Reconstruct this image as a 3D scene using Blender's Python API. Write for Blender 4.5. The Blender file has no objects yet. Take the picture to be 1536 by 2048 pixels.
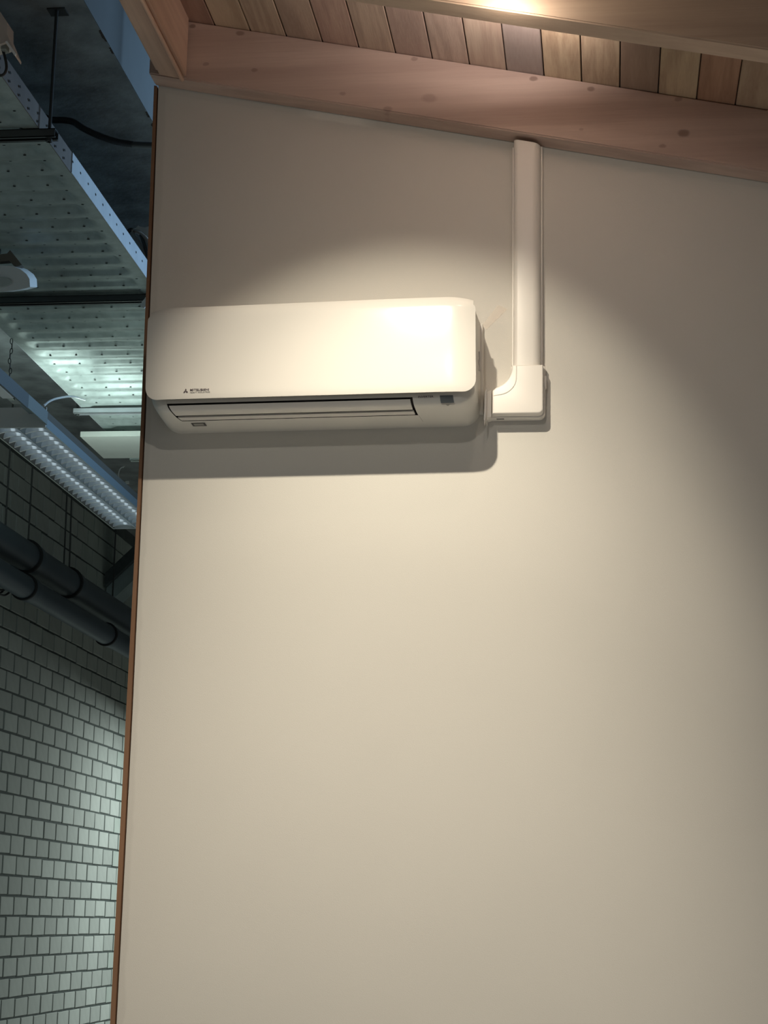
import bpy, bmesh, math, random
from mathutils import Vector, Matrix
random.seed(7)
PI = math.pi
C = bpy.context.scene.collection

# ------------------------------------------------------------------ camera
F = 3765.0                       # focal length in pixels of a 1536 x 2048 frame
CAM = Vector((0.0, -5.1, 1.6))
Yc = Vector((447, 826, F)).normalized()            # world +Y seen in camera axes (right, down, forward)
Uc = Vector((315, -17324, F)); Uc = (Uc - Uc.dot(Yc) * Yc).normalized()
Xc = Yc.cross(Uc)
if Xc.x < 0: Xc = -Xc
cd = bpy.data.cameras.new('camera'); co = bpy.data.objects.new('camera', cd); C.objects.link(co)
right = Vector((Xc.x, Yc.x, Uc.x)); down = Vector((Xc.y, Yc.y, Uc.y)); fwd = Vector((Xc.z, Yc.z, Uc.z))
m = Matrix((right, -down, -fwd)).transposed().to_4x4(); m.translation = CAM
co.matrix_world = m
cd.sensor_fit = 'HORIZONTAL'; cd.sensor_width = 36.0; cd.lens = F / 1536 * 36.0
cd.clip_start = 0.05; cd.clip_end = 100
bpy.context.scene.camera = co

# ------------------------------------------------------------------ world, exposure, large lights
sc = bpy.context.scene
sc.view_settings.view_transform = 'Standard'; sc.view_settings.look = 'None'
sc.view_settings.exposure = 0.0; sc.view_settings.gamma = 1.0; sc.view_settings.use_curve_mapping = False
w = bpy.data.worlds.new('world'); sc.world = w; w.use_nodes = True
w.node_tree.nodes['Background'].inputs[0].default_value = (0.90, 0.97, 1.0, 1)
w.node_tree.nodes['Background'].inputs[1].default_value = 0.045

def light(name, kind, loc, energy, color, aim=None, **kw):
    ld = bpy.data.lights.new(name, kind); ld.energy = energy; ld.color = color
    for k, v in kw.items(): setattr(ld, k, v)
    lo = bpy.data.objects.new(name, ld); C.objects.link(lo); lo.location = loc
    if aim is not None:
        lo.rotation_euler = (Vector(aim) - Vector(loc)).to_track_quat('-Z', 'Y').to_euler()
    return lo

WARM = (1.0, 0.895, 0.72)
# two booth spotlights washing the wall, one near and one further back, and an added fill for its lower part
light('spot_near', 'SPOT', (-0.56, -1.30, 3.75), 46, WARM, aim=(-0.56, 0.0, 3.75 - 1.30 * 0.885),
      spot_size=math.radians(66), spot_blend=0.5, shadow_soft_size=0.014)
light('spot_near_core', 'SPOT', (-0.56, -1.30, 3.75), 98, WARM, aim=(-0.56, 0.0, 3.75 - 1.30 * 1.28),
      spot_size=math.radians(65), spot_blend=1.0, shadow_soft_size=0.014)
light('spot_far', 'SPOT', (-0.50, -2.75, 3.70), 24, (1.0, 0.94, 0.84), aim=(-0.50, 0.0, 2.2),
      spot_size=math.radians(75), spot_blend=0.9, shadow_soft_size=0.02)
light('low_wall_fill', 'SPOT', (-0.70, -2.3, 3.4), 88, (1.0, 0.90, 0.74), aim=(-0.70, 0.0, 0.7),
      spot_size=math.radians(62), spot_blend=0.9, shadow_soft_size=0.05)
# lamp above the frame beside the second rafter
light('rafter_lamp', 'POINT', (-0.232, -0.90, 3.785), 2.6, (1.0, 0.86, 0.70), shadow_soft_size=0.03)
light('board_fill', 'SPOT', (-0.22, -0.56, 3.84), 7.0, (1.0, 0.86, 0.78), aim=(-0.24, -0.50, 4.20), spot_size=math.radians(158), spot_blend=0.35, shadow_soft_size=0.03)  # added upward spot to brighten the boards and first rafter
# added booth fill: soft from behind the camera, and upward as floor bounce
light('booth_fill', 'AREA', (1.5, -7.5, 2.6), 12, (0.92, 0.96, 1.0), aim=(-0.3, 0, 3.0), shape='RECTANGLE', size=4.0, size_y=2.5)
light('floor_bounce_fill', 'AREA', (0.3, -1.9, 0.3), 14, (1.0, 0.92, 0.82), aim=(0.3, -1.3, 4), shape='RECTANGLE', size=3.4, size_y=2.2)
# hall: daylight from the right, louvred lamp rows shining down, added fills under the tray
light('hall_daylight', 'AREA', (1.4, 3.4, 4.45), 12, (0.44, 0.70, 1.0), aim=(-1.75, 1.7, 4.35), shape='RECTANGLE', size=1.6, size_y=0.8, spread=math.radians(60))
light('hall_bounce_fill', 'AREA', (-2.2, 1.8, 0.3), 10, (0.72, 0.95, 1.0), aim=(-2.2, 1.8, 4), shape='RECTANGLE', size=1.6, size_y=5.0)  # added area light in place of light off the hall floor
light('hall_lamp_row', 'AREA', (-0.6, 9.2, 2.3), 105, (0.90, 1.0, 0.96), aim=(-1.2, 9.0, 0), shape='RECTANGLE', size=1.0, size_y=5.0)
light('tray_fill', 'SPOT', (-2.36, 3.45, 3.52), 15, (0.82, 1.0, 0.93), aim=(-2.46, 3.55, 4.05), spot_size=math.radians(168), spot_blend=1.0, shadow_soft_size=0.04)  # added spot, off the lamp itself, to brighten the tray
light('tray_fill_near', 'SPOT', (-2.50, 2.95, 3.72), 8, (0.82, 1.0, 0.93), aim=(-2.54, 3.10, 4.05), spot_size=math.radians(168), spot_blend=1.0, shadow_soft_size=0.04)  # second added spot, close under the tray's left edge

# ------------------------------------------------------------------ pixel -> world helpers (metres, on a chosen plane)
def ray(u, v):
    d = Vector((u - 768.0, v - 1024.0, F)); return Vector((d.dot(Xc), d.dot(Yc), d.dot(Uc)))
def on_y(u, v, y): r = ray(u, v); return CAM + r * ((y - CAM.y) / r.y)
def on_x(u, v, x): r = ray(u, v); return CAM + r * ((x - CAM.x) / r.x)
def on_z(u, v, z): r = ray(u, v); return CAM + r * ((z - CAM.z) / r.z)

# ------------------------------------------------------------------ materials
def mat(name, col, rough=0.6, metal=0.0, var=0.0, vscale=8.0, bump=0.0, bscale=60.0, coat=0.0, randv=0.0, emit=None, alpha=1.0, spec=0.5):
    M = bpy.data.materials.new(name); M.use_nodes = True
    nt = M.node_tree; b = nt.nodes['Principled BSDF']
    b.inputs['Base Color'].default_value = (*col, 1); b.inputs['Roughness'].default_value = rough
    b.inputs['Metallic'].default_value = metal; b.inputs['Coat Weight'].default_value = coat
    b.inputs['Coat Roughness'].default_value = 0.08; b.inputs['Alpha'].default_value = alpha
    b.inputs['Specular IOR Level'].default_value = spec
    if emit: b.inputs['Emission Color'].default_value = (*emit[0], 1); b.inputs['Emission Strength'].default_value = emit[1]
    tc = nt.nodes.new('ShaderNodeTexCoord')
    last = None
    if var:
        n = nt.nodes.new('ShaderNodeTexNoise'); n.inputs['Scale'].default_value = vscale; n.inputs['Detail'].default_value = 5
        nt.links.new(tc.outputs['Object'], n.inputs['Vector'])
        r = nt.nodes.new('ShaderNodeMapRange'); r.inputs['From Min'].default_value = 0.25; r.inputs['From Max'].default_value = 0.75
        r.inputs['To Min'].default_value = 1 - var; r.inputs['To Max'].default_value = 1 + var
        nt.links.new(n.outputs['Fac'], r.inputs['Value']); last = r.outputs['Result']
    if randv:
        oi = nt.nodes.new('ShaderNodeObjectInfo'); r2 = nt.nodes.new('ShaderNodeMapRange')
        r2.inputs['To Min'].default_value = 1 - randv; r2.inputs['To Max'].default_value = 1 + randv
        nt.links.new(oi.outputs['Random'], r2.inputs['Value'])
        if last is None: last = r2.outputs['Result']
        else:
            mm = nt.nodes.new('ShaderNodeMath'); mm.operation = 'MULTIPLY'
            nt.links.new(last, mm.inputs[0]); nt.links.new(r2.outputs['Result'], mm.inputs[1]); last = mm.outputs[0]
    if last is not None:
        mx = nt.nodes.new('ShaderNodeVectorMath'); mx.operation = 'SCALE'; mx.inputs[0].default_value = col
        nt.links.new(last, mx.inputs['Scale']); nt.links.new(mx.outputs[0], b.inputs['Base Color'])
    if bump:
        n = nt.nodes.new('ShaderNodeTexNoise'); n.inputs['Scale'].default_value = bscale; n.inputs['Detail'].default_value = 3
        nt.links.new(tc.outputs['Object'], n.inputs['Vector'])
        bp = nt.nodes.new('ShaderNodeBump'); bp.inputs['Strength'].default_value = bump; bp.inputs['Distance'].default_value = 0.002
        nt.links.new(n.outputs['Fac'], bp.inputs['Height']); nt.links.new(bp.outputs[0], b.inputs['Normal'])
    return M

def wood(name, light_c, dark_c, grain=(1, 14, 14), rings=3.0, knots=(), voro=True, seed=0.0, contrast=1.0, rough=0.62):
    M = bpy.data.materials.new(name); M.use_nodes = True
    nt = M.node_tree; N = nt.nodes; L = nt.links; b = N['Principled BSDF']; b.inputs['Roughness'].default_value = rough
    b.inputs['Specular IOR Level'].default_value = 0.25
    tc = N.new('ShaderNodeTexCoord'); mp = N.new('ShaderNodeMapping'); mp.inputs['Scale'].default_value = grain
    mp.inputs['Location'].default_value = (seed * 3.1, seed * 7.7, seed * 5.3)
    L.new(tc.outputs['Object'], mp.inputs['Vector'])
    n1 = N.new('ShaderNodeTexNoise'); n1.inputs['Scale'].default_value = 0.55; n1.inputs['Detail'].default_value = 2; n1.inputs['Roughness'].default_value = 0.45
    L.new(mp.outputs[0], n1.inputs['Vector'])
    mu = N.new('ShaderNodeMath'); mu.operation = 'MULTIPLY'; mu.inputs[1].default_value = rings * 6.28; L.new(n1.outputs['Fac'], mu.inputs[0])
    sn = N.new('ShaderNodeMath'); sn.operation = 'SINE'; L.new(mu.outputs[0], sn.inputs[0])
    r1 = N.new('ShaderNodeMapRange'); r1.inputs['From Min'].default_value = -1; r1.inputs['To Min'].default_value = 0.1; r1.inputs['To Max'].default_value = 0.9
    L.new(sn.outputs[0], r1.inputs['Value'])
    n2 = N.new('ShaderNodeTexNoise'); n2.inputs['Scale'].default_value = 7.0; n2.inputs['Detail'].default_value = 6
    L.new(mp.outputs[0], n2.inputs['Vector'])
    mixf = N.new('ShaderNodeMix'); mixf.data_type = 'FLOAT'; mixf.inputs[0].default_value = 0.5
    L.new(r1.outputs[0], mixf.inputs[2]); L.new(n2.outputs['Fac'], mixf.inputs[3])
    ct = N.new('ShaderNodeMapRange'); ct.inputs['From Min'].default_value = 0.5 - 0.42 / contrast; ct.inputs['From Max'].default_value = 0.5 + 0.42 / contrast
    L.new(mixf.outputs[0], ct.inputs['Value'])
    mc = N.new('ShaderNodeMix'); mc.data_type = 'RGBA'; mc.inputs[6].default_value = (*light_c, 1); mc.inputs[7].default_value = (*dark_c, 1)
    L.new(ct.outputs[0], mc.inputs[0]); cur = mc.outputs[2]
    # big soft stains of the timber itself
    n3 = N.new('ShaderNodeTexNoise'); n3.inputs['Scale'].default_value = 2.2; n3.inputs['Detail'].default_value = 2
    L.new(tc.outputs['Object'], n3.inputs['Vector'])
    r3 = N.new('ShaderNodeMapRange'); r3.inputs['From Min'].default_value = 0.3; r3.inputs['From Max'].default_value = 0.7; r3.inputs['To Min'].default_value = 0.88; r3.inputs['To Max'].default_value = 1.1
    L.new(n3.outputs['Fac'], r3.inputs['Value'])
    sc_ = N.new('ShaderNodeVectorMath'); sc_.operation = 'SCALE'; L.new(cur, sc_.inputs[0]); L.new(r3.outputs[0], sc_.inputs['Scale']); cur = sc_.outputs[0]
    nd = N.new('ShaderNodeTexNoise'); nd.inputs['Scale'].default_value = 45; L.new(tc.outputs['Object'], nd.inputs['Vector'])
    for (kx, ky, kz, kr, ks) in knots:
        sub = N.new('ShaderNodeVectorMath'); sub.operation = 'SUBTRACT'; sub.inputs[1].default_value = (kx, ky, kz); L.new(tc.outputs['Object'], sub.inputs[0])
        sc2 = N.new('ShaderNodeVectorMath'); sc2.operation = 'MULTIPLY'; sc2.inputs[1].default_value = (0.75, 0, 1.15); L.new(sub.outputs[0], sc2.inputs[0])
        ln = N.new('ShaderNodeVectorMath'); ln.operation = 'LENGTH'; L.new(sc2.outputs[0], ln.inputs[0])
        ad = N.new('ShaderNodeMath'); ad.operation = 'MULTIPLY_ADD'; ad.inputs[1].default_value = 0.010; L.new(nd.outputs['Fac'], ad.inputs[0]); L.new(ln.outputs['Value'], ad.inputs[2])
        mr = N.new('ShaderNodeMapRange'); mr.interpolation_type = 'SMOOTHSTEP'
        mr.inputs['From Min'].default_value = kr * 0.45 + 0.005; mr.inputs['From Max'].default_value = kr + 0.005
        mr.inputs['To Min'].default_value = ks; mr.inputs['To Max'].default_value = 0.0
        L.new(ad.outputs[0], mr.inputs['Value'])
        mk = N.new('ShaderNodeMix'); mk.data_type = 'RGBA'; mk.inputs[7].default_value = (dark_c[0] * 0.42, dark_c[1] * 0.36, dark_c[2] * 0.34, 1)
        L.new(mr.outputs[0], mk.inputs[0]); L.new(cur, mk.inputs[6]); cur = mk.outputs[2]
    L.new(cur, b.inputs['Base Color'])
    bp = N.new('ShaderNodeBump'); bp.inputs['Strength'].default_value = 0.25; bp.inputs['Distance'].default_value = 0.002
    L.new(n2.outputs['Fac'], bp.inputs['Height']); L.new(bp.outputs[0], b.inputs['Normal'])
    return M

M_ac = mat('ac_gloss_plastic', (0.73, 0.705, 0.655), 0.22, coat=0.1, spec=0.35)
M_body = mat('ac_body_plastic', (0.74, 0.72, 0.67), 0.42)
M_flap = mat('ac_flap_plastic', (0.76, 0.73, 0.68), 0.38)
M_dark = mat('dark_cavity_plastic', (0.018, 0.012, 0.012), 0.6)
M_duct = mat('duct_plastic', (0.86, 0.82, 0.76), 0.38)
M_print = mat('print_ink', (0.06, 0.04, 0.05), 0.6)
M_printgrey = mat('print_grey_ink', (0.26, 0.25, 0.24), 0.6)
M_window = mat('receiver_window', (0.30, 0.34, 0.36), 0.25)
M_tape = mat('clear_tape', (0.80, 0.70, 0.60), 0.35, alpha=0.28)
M_galv = mat('galvanised_steel', (0.36, 0.42, 0.41), 0.50, 0.30, var=0.18, vscale=22, bump=0.25, bscale=140)
M_galv2 = mat('galvanised_side', (0.48, 0.52, 0.55), 0.5, 0.4, var=0.08, vscale=12)
M_rail = mat('dull_steel_rail', (0.10, 0.11, 0.11), 0.45, 0.6)
M_rod = mat('threaded_steel', (0.05, 0.055, 0.055), 0.5, 0.3)
M_hole = mat('punched_hole', (0.006, 0.007, 0.008), 0.9)
M_conc = mat('raw_concrete', (0.28, 0.31, 0.32), 0.9, var=0.42, vscale=7, bump=0.5, bscale=40)
M_conc2 = mat('smooth_concrete', (0.18, 0.20, 0.21), 0.85, var=0.10, vscale=3)
M_mortar = mat('mortar', (0.10, 0.12, 0.115), 0.95, var=0.15, vscale=20)
M_brick = mat('sand_lime_brick', (0.45, 0.49, 0.46), 0.9, var=0.06, vscale=14, bump=0.25, bscale=90, randv=0.12)
M_pipe = mat('grey_pipe', (0.075, 0.10, 0.125), 0.5, var=0.05, vscale=5)
M_rubber = mat('black_rubber', (0.008, 0.009, 0.010), 0.7)
M_lampgrey = mat('lamp_grey_metal', (0.33, 0.36, 0.35), 0.45)
M_lampblue = mat('lamp_inner_metal', (0.36, 0.47, 0.54), 0.35, 0.3)
M_louvre = mat('louvre_aluminium', (0.36, 0.43, 0.48), 0.30, 0.35)
M_fin = mat('fin_glint_white', (0.85, 0.90, 0.95), 0.22, 0.3)  # near white, so the fins' reflections sit in the colour
M_lip = mat('lamp_lip', (0.66, 0.74, 0.70), 0.25, 0.5)
M_white = mat('white_plastic', (0.85, 0.88, 0.88), 0.45)
M_beige = mat('beige_plastic', (0.55, 0.49, 0.44), 0.5)
M_black = mat('black_cable', (0.012, 0.013, 0.014), 0.45)
M_hose = mat('corrugated_hose', (0.022, 0.026, 0.03), 0.5)
M_floor = mat('floor_screed', (0.30, 0.28, 0.25), 0.7, var=0.1, vscale=2)
M_ply = wood('edge_trim_wood', (0.28, 0.16, 0.095), (0.20, 0.11, 0.065), grain=(16, 16, 1.2), seed=2, contrast=0.8)

# ------------------------------------------------------------------ mesh helpers
def obj(name, bm, m_=None, parent=None, smooth=False, angle=35):
    me = bpy.data.meshes.new(name); bm.normal_update(); bm.to_mesh(me); bm.free()
    if m_: me.materials.append(m_)
    if smooth:
        for p in me.polygons: p.use_smooth = True
        me.set_sharp_from_angle(angle=math.radians(angle))
    o = bpy.data.objects.new(name, me); C.objects.link(o)
    if parent: o.parent = parent
    return o
def tag(o, label, cat, group=None):
    o['label'] = label; o['category'] = cat
    if group: o['group'] = group
    return o
def thing(name, label, cat, loc=(0, 0, 0), group=None):
    o = bpy.data.objects.new(name, None); C.objects.link(o); o.location = loc; o.empty_display_size = 0.1
    return tag(o, label, cat, group)
def box(bm, lo, hi, bev=0.0, seg=2):
    r = bmesh.ops.create_cube(bm, size=1.0)
    lo = Vector(lo); hi = Vector(hi)
    for v in r['verts']:
        v.co = Vector(((lo.x + hi.x) / 2 + v.co.x * (hi.x - lo.x), (lo.y + hi.y) / 2 + v.co.y * (hi.y - lo.y), (lo.z + hi.z) / 2 + v.co.z * (hi.z - lo.z)))
    if bev:
        es = list({e for v in r['verts'] for e in v.link_edges})
        bmesh.ops.bevel(bm, geom=es, offset=bev, segments=seg, affect='EDGES', profile=0.5)
    return bm
def hexa(bm, p):   # 8 corners: bottom ring 4, top ring 4
    v = [bm.verts.new(q) for q in p]
    for f in ((3, 2, 1, 0), (4, 5, 6, 7), (0, 1, 5, 4), (1, 2, 6, 5), (2, 3, 7, 6), (3, 0, 4, 7)):
        bm.faces.new([v[i] for i in f])
    return bm
def tube(bm, pts, r, seg=10, caps=True):
    pts = [Vector(p) for p in pts]; rings = []
    rr = r if isinstance(r, (list, tuple)) else [r] * len(pts)
    t0 = (pts[1] - pts[0]).normalized(); ref = Vector((0, 0, 1)) if abs(t0.z) < 0.9 else Vector((1, 0, 0))
    a = t0.cross(ref).normalized()
    for i, p in enumerate(pts):
        t = (pts[min(i + 1, len(pts) - 1)] - pts[max(i - 1, 0)]).normalized()
        a = (a - t * a.dot(t)).normalized(); b = t.cross(a)
        rings.append([bm.verts.new(p + (a * math.cos(2 * PI * k / seg) + b * math.sin(2 * PI * k / seg)) * rr[i]) for k in range(seg)])
    for i in range(len(rings) - 1):
        for k in range(seg):
            bm.faces.new((rings[i][k], rings[i][(k + 1) % seg], rings[i + 1][(k + 1) % seg], rings[i + 1][k]))
    if caps:
        bm.faces.new(rings[0][::-1]); bm.faces.new(rings[-1])
    return bm
def prism(bm, pts, off, bev=0.0, seg=3):   # polygon (list of Vectors) extruded by off
    a = [bm.verts.new(p) for p in pts]; f = bm.faces.new(a)
    r = bmesh.ops.extrude_face_region(bm, geom=[f]); nv = [g for g in r['geom'] if isinstance(g, bmesh.types.BMVert)]
    bmesh.ops.translate(bm, vec=off, verts=nv)
    if bev:
        nf = [g for g in r['geom'] if isinstance(g, bmesh.types.BMFace)]
        es = list({e for q in nf for e in q.edges})
        bmesh.ops.bevel(bm, geom=es, offset=bev, segments=seg, affect='EDGES', profile=0.5, clamp_overlap=True)
    bmesh.ops.recalc_face_normals(bm, faces=bm.faces[:])
    return bm
def spline(pts, n=8):
    pts = [Vector(p) for p in pts]; P_ = [pts[0]] + pts + [pts[-1]]; out = []
    for i in range(1, len(P_) - 2):
        for k in range(n):
            t = k / n; a, b, c, d = P_[i - 1:i + 3]
            out.append(0.5 * ((2 * b) + (c - a) * t + (2 * a - 5 * b + 4 * c - d) * t * t + (3 * b - a - 3 * c + d) * t ** 3))
    out.append(pts[-1]); return out
def text(name, s, loc, size, m_, parent, rot, wscale=1.0, thick=0.0):
    cu = bpy.data.curves.new(name, 'FONT'); cu.body = s; cu.size = size; cu.extrude = 0.0002; cu.offset = thick
    tmp = bpy.data.objects.new(name, cu); C.objects.link(tmp)
    dg = bpy.context.evaluated_depsgraph_get(); me = bpy.data.meshes.new_from_object(tmp.evaluated_get(dg))
    bpy.data.objects.remove(tmp, do_unlink=True)
    me.materials.clear(); me.materials.append(m_)
    o = bpy.data.objects.new(name, me); C.objects.link(o); o.parent = parent
    o.location = loc; o.rotation_euler = rot; o.scale = (wscale, 1, 1)
    return o

# ------------------------------------------------------------------ SETTING: booth wall, trim, floor
SL = -0.2024
def zb(x): return 4.021 + SL * (x + 1.312)          # underside of the rafters
# painted wall (front at y=0)
def wall_material():
    M = mat('painted_wall', (0.69, 0.665, 0.61), 0.72, bump=0.18, bscale=420, spec=0.3)
    nt = M.node_tree; N = nt.nodes; L = nt.links; b = N['Principled BSDF']
    tc = N.new('ShaderNodeTexCoord'); sp = N.new('ShaderNodeSeparateXYZ'); L.new(tc.outputs['Object'], sp.inputs[0])
    nz = N.new('ShaderNodeTexNoise'); nz.inputs['Scale'].default_value = 16; nz.inputs['Detail'].default_value = 6; L.new(tc.outputs['Object'], nz.inputs['Vector'])
    nz2 = N.new('ShaderNodeTexNoise'); nz2.inputs['Scale'].default_value = 2.5; nz2.inputs['Detail'].default_value = 4; L.new(tc.outputs['Object'], nz2.inputs['Vector'])
    def M_(op, a, b_=None, c=None):
        n = N.new('ShaderNodeMath'); n.operation = op
        for i, q in enumerate((a, b_, c)):
            if q is None: continue
            if isinstance(q, (int, float)): n.inputs[i].default_value = q
            else: L.new(q, n.inputs[i])
        return n.outputs[0]
    wob = M_('MULTIPLY_ADD', nz.outputs['Fac'], 0.022, -0.011)
    def band(dist, wd, s):          # 1 inside the filler band, 0 outside
        d = M_('ADD', dist, wob); r = N.new('ShaderNodeMapRange'); r.inputs['From Min'].default_value = wd; r.inputs['From Max'].default_value = wd + 0.008
        r.inputs['To Min'].default_value = s; r.inputs['To Max'].default_value = 0; L.new(d, r.inputs['Value']); return r.outputs[0]
    left = band(M_('ADD', sp.outputs['X'], 1.318), 0.026, 1.0)
    top = M_('SUBTRACT', M_('MULTIPLY_ADD', sp.outputs['X'], SL, 4.021 + SL * 1.312), sp.outputs['Z'])
    topb = band(top, 0.017, 0.8)
    mask = M_('MAXIMUM', left, topb)
    fac = M_('MULTIPLY_ADD', mask, -0.075, 1.0)
    lo = N.new('ShaderNodeMapRange'); lo.inputs['From Min'].default_value = 0.3; lo.inputs['From Max'].default_value = 0.7
    lo.inputs['To Min'].default_value = 0.985; lo.inputs['To Max'].default_value = 1.015; L.new(nz2.outputs['Fac'], lo.inputs['Value'])
    fac = M_('MULTIPLY', fac, lo.outputs[0])
    # a brighter patch under the rafter
    px = M_('ABSOLUTE', M_('ADD', sp.outputs['X'], 0.77)); pr = N.new('ShaderNodeMapRange'); pr.inputs['From Min'].default_value = 0.06; pr.inputs['From Max'].default_value = 0.12
    pr.inputs['To Min'].default_value = 1; pr.inputs['To Max'].default_value = 0; L.new(px, pr.inputs['Value'])
    pb = band(top, 0.020, 1.0); patch = M_('MULTIPLY', pr.outputs[0], pb)
    fac = M_('MULTIPLY_ADD', patch, 0.20, fac)
    vs = N.new('ShaderNodeVectorMath'); vs.operation = 'SCALE'; vs.inputs[0].default_value = (0.69, 0.665, 0.61)
    L.new(fac, vs.inputs['Scale']); L.new(vs.outputs[0], b.inputs['Base Color'])
    return M
M_wall = wall_material()
XR = 2.4
edge = [(-1.3120, 4.03), (-1.3085, 3.62), (-1.3040, 2.99), (-1.3035, 2.75), (-1.3030, 2.16), (-1.3075, 1.30), (-1.31, 0.0)]
bm = bmesh.new()
poly = [Vector((x, 0, zb(x) + 0.002 if i == 0 else z)) for i, (x, z) in enumerate(edge)] + [Vector((XR, 0, 0)), Vector((XR, 0, zb(XR) + 0.002))]
prism(bm, poly, Vector((0, 0.09, 0)))
o = obj('wall_back', bm, M_wall); o['kind'] = 'structure'
# brown edge board of the booth wall, narrow gap between it and the painted board
bm = bmesh.new()
te = [(308.0, 172), (298.6, 420), (281.8, 840), (274.8, 1000), (252.4, 1420), (220, 2048)]
pts = [on_y(u, v, -0.004) for u, v in te]
outer = [Vector((p.x, -0.004, p.z)) for p in pts] + [Vector((pts[-1].x, -0.004, 0))]
inner = []
for p in outer:
    z = p.z
    xi = None
    for (x0, z0), (x1, z1) in zip(edge, edge[1:]):
        if z0 >= z >= z1: xi = x0 + (x1 - x0) * (z0 - z) / (z0 - z1)
    if xi is None: xi = edge[0][0]
    inner.append(Vector((xi - 0.0042, -0.004, z)))
inner[0].z = zb(inner[0].x) - 0.002; outer[0].z = zb(outer[0].x) - 0.002
prism(bm, outer + inner[::-1], Vector((0, 0.094, 0)))
o = obj('trim_1', bm, M_ply); o['kind'] = 'structure'
bm = bmesh.new(); box(bm, (-5.5, -9, -0.1), (6.5, 18, 0)); o = obj('floor', bm, M_floor); o['kind'] = 'structure'

# ------------------------------------------------------------------ timber roof of the booth
knots = []
for (u, v, r_, s_) in [(385, 52, .010, .75), (480, 67, .011, .7), (413, 128, .008, .45), (508, 140, .009, .5), (828, 118, .010, .5), (1068, 157, .010, .75),
                   (1182, 178, .011, .7), (1358, 198, .010, .5), (1367, 266, .016, .75), (1325, 292, .010, .5), (1163, 259, .007, .4), (858, 196, .020, .35), (775, 218, .012, .45), (685, 187, .010, .4)]:
    p = on_y(u, v, -0.08); knots.append((p.x, -0.08, p.z, r_ * 1.05, s_ * 0.85))
RL, RD = (0.62, 0.475, 0.405), (0.46, 0.335, 0.285)
M_raf = wood('rafter_pine', RL, RD, grain=(1.0, 24, 24), rings=3, knots=knots, seed=1, contrast=1.05)
M_raf2 = wood('rafter_pine_near', (0.55, 0.42, 0.32), (0.42, 0.305, 0.235), grain=(1.0, 26, 26), rings=4, seed=4, contrast=0.8)
M_edge = wood('edge_beam_pine', (0.64, 0.45, 0.34), (0.48, 0.31, 0.235), grain=(26, 1.2, 26), rings=4, seed=6, contrast=1.0)
def rafter(name, y0, y1, x0, x1, m_, label):
    bm = bmesh.new(); h = 0.187
    p = [(x0, y0, zb(x0)), (x1, y0, zb(x1)), (x1, y1, zb(x1)), (x0, y1, zb(x0))]
    hexa(bm, [Vector(q) for q in p] + [Vector((q[0], q[1], q[2] + h)) for q in p])
    bmesh.ops.recalc_face_normals(bm, faces=bm.faces[:])
    bmesh.ops.bevel(bm, geom=bm.edges[:], offset=0.004, segments=2, affect='EDGES')
    return tag(obj(name, bm, m_, smooth=True), label, 'beam')
rafter('rafter', -0.080, -0.0005, -1.322, XR, M_raf, 'sloping knotty pine rafter lying along the top of the painted wall')
rafter('rafter', -0.816, -0.739, -1.200, XR, M_raf2, 'pine rafter nearer the viewer, cut off by the top edge, brightly lit underneath')
# edge beam running towards the viewer at the left end
bm = bmesh.new()
x0, x1 = -1.298, -1.2065; y0, y1 = -2.4, -0.0815; h = 0.23
lo = [(x0, y0, zb(x0) - .002), (x1, y0, zb(x1) - .006), (x1, y1, zb(x1) - .006), (x0, y1, zb(x0) - .002)]
hexa(bm, [Vector(q) for q in lo] + [Vector((q[0], q[1], 4.23)) for q in lo])
bmesh.ops.recalc_face_normals(bm, faces=bm.faces[:])
bmesh.ops.bevel(bm, geom=bm.edges[:], offset=0.012, segments=4, affect='EDGES')
eb = tag(obj('edge_beam', bm, M_edge, smooth=True), 'thick pine beam with rounded edges coming forward from the top left corner of the wall', 'beam')
bm = bmesh.new(); tube(bm, [(x1 - 0.016, y0, zb(x1) - 0.0015), (x1 - 0.014, y1 - 0.003, zb(x1) - 0.0015)], 0.0065, 10)
obj('bead_moulding', bm, M_edge, eb, smooth=True)
# deck boards
tints = [((.40, .255, .20), (.27, .16, .125)), ((.56, .43, .31), (.42, .30, .21)), ((.53, .40, .30), (.38, .27, .20)), ((.50, .37, .29), (.36, .255, .20)), ((.52, .36, .29), (.37, .24, .20)),  # first tint: left board, reddish and also darkened for its shade
         ((.54, .41, .32), (.38, .28, .22)), ((.52, .39, .32), (.37, .26, .22)), ((.53, .40, .33), (.38, .28, .23)), ((.55, .43, .34), (.40, .29, .23)), ((.40, .33, .29), (.29, .23, .21)),
         ((.58, .45, .31), (.36, .25, .17)), ((.57, .44, .31), (.38, .27, .19)), ((.39, .28, .21), (.27, .185, .14)), ((.55, .43, .29), (.37, .26, .18)), ((.46, .28, .19), (.33, .19, .13)),
         ((.50, .38, .27), (.36, .25, .18)), ((.45, .33, .25), (.33, .22, .17))]
deck = bpy.data.objects.new('ceiling', None); C.objects.link(deck); deck['kind'] = 'structure'
a = math.atan(SL)
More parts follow.
